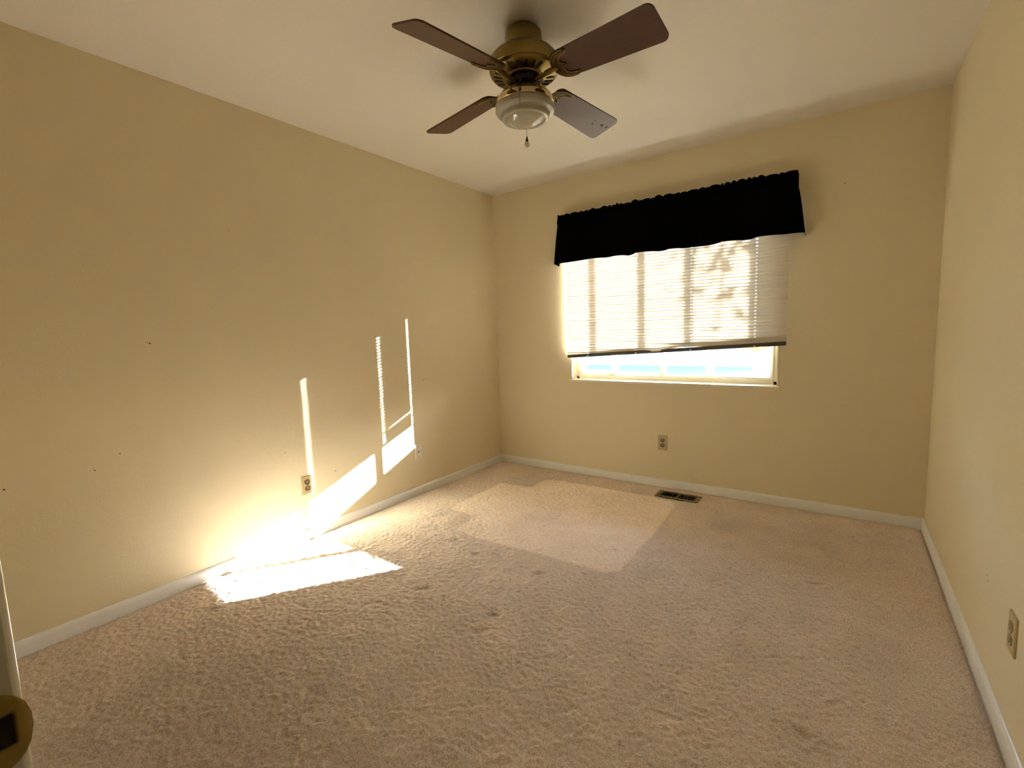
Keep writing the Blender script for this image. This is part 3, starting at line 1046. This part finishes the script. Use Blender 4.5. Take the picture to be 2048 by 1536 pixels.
# ------------------------------------------------------------------ outlets (built facing +x in local space, plate centre at origin)
def wall_plate(name, loc, rotz, kind, label, cat, group=None):
    root = empty(name, loc, (0, 0, rotz))
    tag(root, label, cat, group)
    pw, phh = 0.035, 0.0575
    bm = bmesh.new()
    prof = [(1.0, 0.0), (1.0, 0.002), (0.965, 0.0045), (0.90, 0.0058)]
    prev = None
    for s, d in prof:
        vs = [bm.verts.new((d, (abs(y) - (1 - s) * pw) * (1 if y > 0 else -1), (abs(z) - (1 - s) * pw) * (1 if z > 0 else -1)))
              for y, z in rounded_rect(-pw, -phh, pw, phh, 0.004, 4)]
        if prev:
            n = len(vs)
            for i in range(n):
                bm.faces.new((prev[i], prev[(i + 1) % n], vs[(i + 1) % n], vs[i]))
        prev = vs
    bm.faces.new(prev)
    link('cover_plate', bm, M['plate_white'] if kind == 'jack' else M['plate'], root)
    def slotbox(bm, y0, y1, z0, z1, d0=0.0055, d1=0.0068):
        box(bm, (d0, y0, z0), (d1, y1, z1))
    if kind == 'duplex':
        for zc in (0.0195, -0.0195):
            bm = bmesh.new()
            pts = []
            for i in range(32):
                a = 2 * math.pi * i / 32
                y, z = 0.0172 * math.cos(a), 0.0172 * math.sin(a)
                z = max(-0.0138, min(0.0138, z))
                pts.append((y, z))
            a_ = [bm.verts.new((0.0050, y, zc + z)) for y, z in pts]
            b_ = [bm.verts.new((0.0082, y * .97, zc + z * .97)) for y, z in pts]
            n = len(pts)
            bm.faces.new(b_)
            for i in range(n):
                bm.faces.new((a_[i], a_[(i + 1) % n], b_[(i + 1) % n], b_[i]))
            rc = link('receptacle', bm, M['socket_pale'] if abs(rotz) > 3 else M['socket'], root)
            bm = bmesh.new()
            slotbox(bm, -0.0080, -0.0058, zc - 0.002, zc + 0.0075, 0.0080, 0.0084)
            slotbox(bm, 0.0058, 0.0080, zc - 0.001, zc + 0.0065, 0.0080, 0.0084)
            lathe(bm, [(0, 0.0), (0.0027, 0.0), (0.0027, 0.0004), (0, 0.0004)], 12)
            for v in bm.verts:
                if v.co.x < 0.0079 and v.co.z < 0.001 and abs(v.co.x) < 0.004 and abs(v.co.y) < 0.004 and v.co.z > -0.0005:
                    v.co = Vector((0.0081 + v.co.z, v.co.x, zc - 0.0072 + v.co.y))
            link('slots', bm, M['slot'], rc)
            bm = bmesh.new()
            box(bm, (0.0081, -0.0035, zc - 0.002), (0.0087, 0.0035, zc + 0.010), 0.0002, 1)
            link('face_glint', bm, M['plate'], rc)
        screws = (0.0,)
    else:
        screws = (0.042, -0.042)
        bm = bmesh.new()
        box(bm, (0.0055, -0.011, -0.006), (0.0064, -0.002, 0.000))
        box(bm, (0.0055, -0.007, -0.001), (0.0064, 0.006, 0.005))
        box(bm, (0.0055, 0.001, 0.001), (0.0064, 0.011, 0.005))
        link('jack_opening', bm, M['slot'], root)
    for zc in screws:
        bm = bmesh.new()
        lathe(bm, [(0, 0.0022), (0.0022, 0.0018), (0.0034, 0.0)], 14)
        for v in bm.verts:
            v.co = Vector((0.0056 + v.co.z, v.co.x, zc + v.co.y))
        link('screw', bm, M['slot'] if kind == 'jack' else M['screw'], root, True)
    return root
wall_plate('wall_outlet', (0, -1.982, 0.333), 0, 'duplex', 'almond duplex outlet on the sunlit wall, next to the bright beaded streak', 'outlet')
wall_plate('phone_jack_plate', (0, -1.064, 0.328), 0, 'jack', 'white wall plate with one dark jack and two screws, beside the sunlight patch', 'wall plate')
wall_plate('wall_outlet', (1.536, 0, 0.341), -math.pi / 2, 'duplex', 'almond duplex outlet on the wall under the window', 'outlet')
wall_plate('wall_outlet', (W, -1.712, 0.331), math.pi, 'duplex', 'almond duplex outlet seen edge on, on the wall without sunlight or window', 'outlet')

# ------------------------------------------------------------------ floor register
reg = empty('floor_register', ((VX0 + VX1) / 2, (VY0 + VY1) / 2, 0.004))
tag(reg, 'brown metal floor register set in the carpet below the window', 'floor vent')
hw, hd = (VX1 - VX0) / 2, (VY1 - VY0) / 2
bm = bmesh.new()
for lo, hi in (((-hw, -hd, 0), (hw, -hd + 0.021, 0.004)), ((-hw, hd - 0.021, 0), (hw, hd, 0.004)),
               ((-hw, -hd + .0205, 0), (-hw + 0.030, hd - .0205, 0.004)), ((hw - 0.030, -hd + .0205, 0), (hw, hd - .0205, 0.004)),
               ((-0.006, -hd + .0205, 0), (0.006, hd - .0205, 0.004))):
    box(bm, lo, hi, 0.0012, 1)
link('register_frame', bm, M['vent'], reg)
bm = bmesh.new()
box(bm, (-hw + 0.012, -hd + 0.012, -0.0125), (hw - 0.012, hd - 0.012, -0.0115))
link('duct_opening', bm, M['slot'], reg)
for s in (-1, 1):
    for i in range(9):
        bm = bmesh.new()
        xc = s * (0.0135 + 0.0125 * i)
        box(bm, (xc - 0.0012, -hd + 0.0205, -0.009), (xc + 0.0012, hd - 0.0205, 0.0022))
        link('louver', bm, M['vent_dark'], reg)

# ------------------------------------------------------------------ outside
bm = bmesh.new()
box(bm, (-60, WT + 0.01, -0.45), (60, 9.0, -0.30))
struct(link('ground_lawn', bm, M['lawn']), 'lawn strewn with leaves outside the window', 'ground')
bm = bmesh.new()
box(bm, (-60, 9.0, -0.45), (60, 60, -0.31))
struct(link('ground_driveway', bm, M['concrete']), 'pale paved ground beyond the lawn', 'ground')

house = empty('neighbour_house', (-6.0, 15.0, -0.31))
tag(house, 'pale house with lap siding seen through the window glass', 'house')
bm = bmesh.new()
for i in range(16):
    z = 0.2 * i
    b0 = [bm.verts.new(p) for p in ((-9, -0.02, z), (7.4, -0.02, z), (7.4, 0.0, z + .2), (-9, 0.0, z + .2))]
    bm.faces.new(b0)
    b1 = [bm.verts.new(p) for p in ((-9, 0.0, z), (7.4, 0.0, z), (7.4, -0.02, z), (-9, -0.02, z))]
    bm.faces.new(b1)
box(bm, (-9, 0.0, 0), (7.4, 6, 3.2))
link('siding', bm, M['siding'], house)
bm = bmesh.new()
rf = [bm.verts.new(p) for p in ((-9.4, -0.5, 3.1), (7.8, -0.5, 3.1), (7.8, 3, 4.6), (-9.4, 3, 4.6), (-9.4, 6.5, 3.1), (7.8, 6.5, 3.1))]
bm.faces.new((rf[0], rf[1], rf[2], rf[3])); bm.faces.new((rf[3], rf[2], rf[5], rf[4]))
bm.faces.new((rf[0], rf[3], rf[4])); bm.faces.new((rf[1], rf[5], rf[2]))
link('roof', bm, M['roof'], house)
for xw in (-5.2, 1.0, 4.6):
    bm = bmesh.new()
    box(bm, (xw - .7, -0.06, 1.0), (xw + .7, 0.02, 2.3))
    link('house_window', bm, M['glass_dark'], house)

def leaves(bm, pts, size, rr):
    for p in pts:
        d = Vector((rr.gauss(0, 1), rr.gauss(0, 1), rr.gauss(0, 1))).normalized()
        e = d.cross(Vector((rr.gauss(0, 1), rr.gauss(0, 1), rr.gauss(0, 1)))).normalized()
        s = size * rr.uniform(.7, 1.3)
        n = d.cross(e) * s * .18
        p = Vector(p)
        c = [bm.verts.new(p - d * s), bm.verts.new(p - d * s * .2 + e * s * .55 + n), bm.verts.new(p + d * s), bm.verts.new(p - d * s * .2 - e * s * .55 + n)]
        bm.faces.new((c[0], c[1], c[2])); bm.faces.new((c[0], c[2], c[3]))

rr = random.Random(21)
tree = empty('autumn_tree', (1.86, 2.75, -0.30))
tag(tree, 'tree with grey trunk and orange leaves just outside the window', 'tree')
to = Vector(tree.location)
def T(p):
    return Vector(p) - to
bm = bmesh.new()
tube(bm, [T(p) for p in ((1.86, 2.75, -.32), (1.86, 2.75, 0.4), (1.88, 2.76, 1.3), (1.92, 2.78, 2.4), (2.0, 2.8, 3.4), (2.1, 2.8, 4.4))], [.16, .125, .11, .10, .085, .05], 12)
link('trunk', bm, M['bark'], tree, True)
limbs = [[(1.95, 2.78, 2.9), (2.4, 2.6, 3.5), (3.0, 2.35, 3.7), (3.35, 2.2, 3.3), (3.45, 2.12, 2.7), (3.42, 2.08, 2.2)],
         [(3.0, 2.35, 3.7), (3.6, 2.3, 3.6), (3.75, 2.2, 3.1), (3.72, 2.15, 2.55)],
         [(3.35, 2.2, 3.3), (3.25, 2.1, 2.9), (3.22, 2.05, 2.45)],
         [(1.95, 2.78, 2.9), (1.9, 2.4, 2.6), (1.88, 2.2, 1.9), (1.86, 2.15, 1.2), (1.84, 2.12, 0.95)],
         [(1.93, 2.78, 2.6), (1.5, 2.9, 3.2), (1.0, 3.0, 3.9)]]
twigpts = []
for L_ in limbs:
    bm = bmesh.new()
    n = len(L_)
    tube(bm, [T(p) for p in L_], [.028 * (1 - .75 * i / (n - 1)) for i in range(n)], 7)
    link('branch', bm, M['bark'], tree, True)
bm = bmesh.new()
pts = []
for (c, s, n) in (((3.42, 2.1, 2.45), (.17, .15, .26), 90), ((3.70, 2.15, 2.75), (.12, .12, .22), 45), ((3.22, 2.05, 2.55), (.09, .1, .14), 22),
                  ((1.80, 2.12, 0.99), (.09, .08, .05), 26), ((1.98, 2.15, 1.02), (.05, .06, .04), 12), ((1.86, 2.2, 1.6), (.08, .08, .3), 20),
                  ((2.2, 2.8, 4.6), (.7, .6, .5), 500), ((1.1, 3.0, 4.2), (.5, .5, .4), 260), ((3.2, 2.4, 4.2), (.5, .4, .3), 220)):
    for _ in range(n):
        pts.append(T((rr.gauss(c[0], s[0]), rr.gauss(c[1], s[1]), rr.gauss(c[2], s[2]))))
leaves(bm, pts, 0.045, rr)
link('foliage', bm, M['leaf'], tree)

sky_blocker = empty('sky_blocker', (22.0, 11.5, -0.31))  # added out of view to block the bright low sky
struct(sky_blocker, 'long tall leafy block added out of view to keep out low sky light', 'sky_blocker')
bm = bmesh.new()
hx = [-15 + 0.5 * i for i in range(61)]
rows = []
for x in hx:
    h_ = 3.6 + rr.uniform(-.15, .15)
    row = []
    for (yy, zz) in ((-.7, 0), (-.8, 1.2), (-.75, 2.6), (-.45, h_), (.45, h_), (.75, 2.6), (.7, 0)):
        row.append(bm.verts.new((x + rr.uniform(-.1, .1), yy + rr.uniform(-.12, .12), zz)))
    rows.append(row)
for a, b in zip(rows, rows[1:]):
    for k in range(6):
        bm.faces.new((a[k], b[k], b[k + 1], a[k + 1]))
bm.faces.new(rows[0])
bm.faces.new(rows[-1])
leaves(bm, [(rr.uniform(-15, 15), rr.uniform(-1.0, -.7), rr.uniform(.05, 3.5)) for _ in range(1500)], 0.12, rr)
link('foliage', bm, M['shrub'], sky_blocker)
for (sx, sy, sz, lab) in ((1.35, 5.2, .5, 'low grey green shrub outside, seen through the glass beside the tree trunk'),):
    sh = empty('shrub', (sx, sy, -0.30))
    tag(sh, lab, 'shrub')
    bm = bmesh.new()
    pts = []
    for _ in range(700):
        v = Vector((rr.gauss(0, 1), rr.gauss(0, 1), abs(rr.gauss(0, 1)))).normalized() * rr.uniform(.5, 1)
        pts.append((v.x * sz * 1.2, v.y * sz, v.z * sz * 1.3 + .05))
    leaves(bm, pts, 0.06, rr)
    link('foliage', bm, M['shrub'], sh)
    bm = bmesh.new()
    for _ in range(7):
        a = rr.uniform(0, 6.28)
        tube(bm, [(0.03 * math.cos(a), 0.03 * math.sin(a), -.02), (.25 * sz * math.cos(a), .25 * sz * math.sin(a), .5 * sz), (.6 * sz * math.cos(a), .6 * sz * math.sin(a), sz)], [.02, .014, .006], 6)
    link('stems', bm, M['bark'], sh, True)
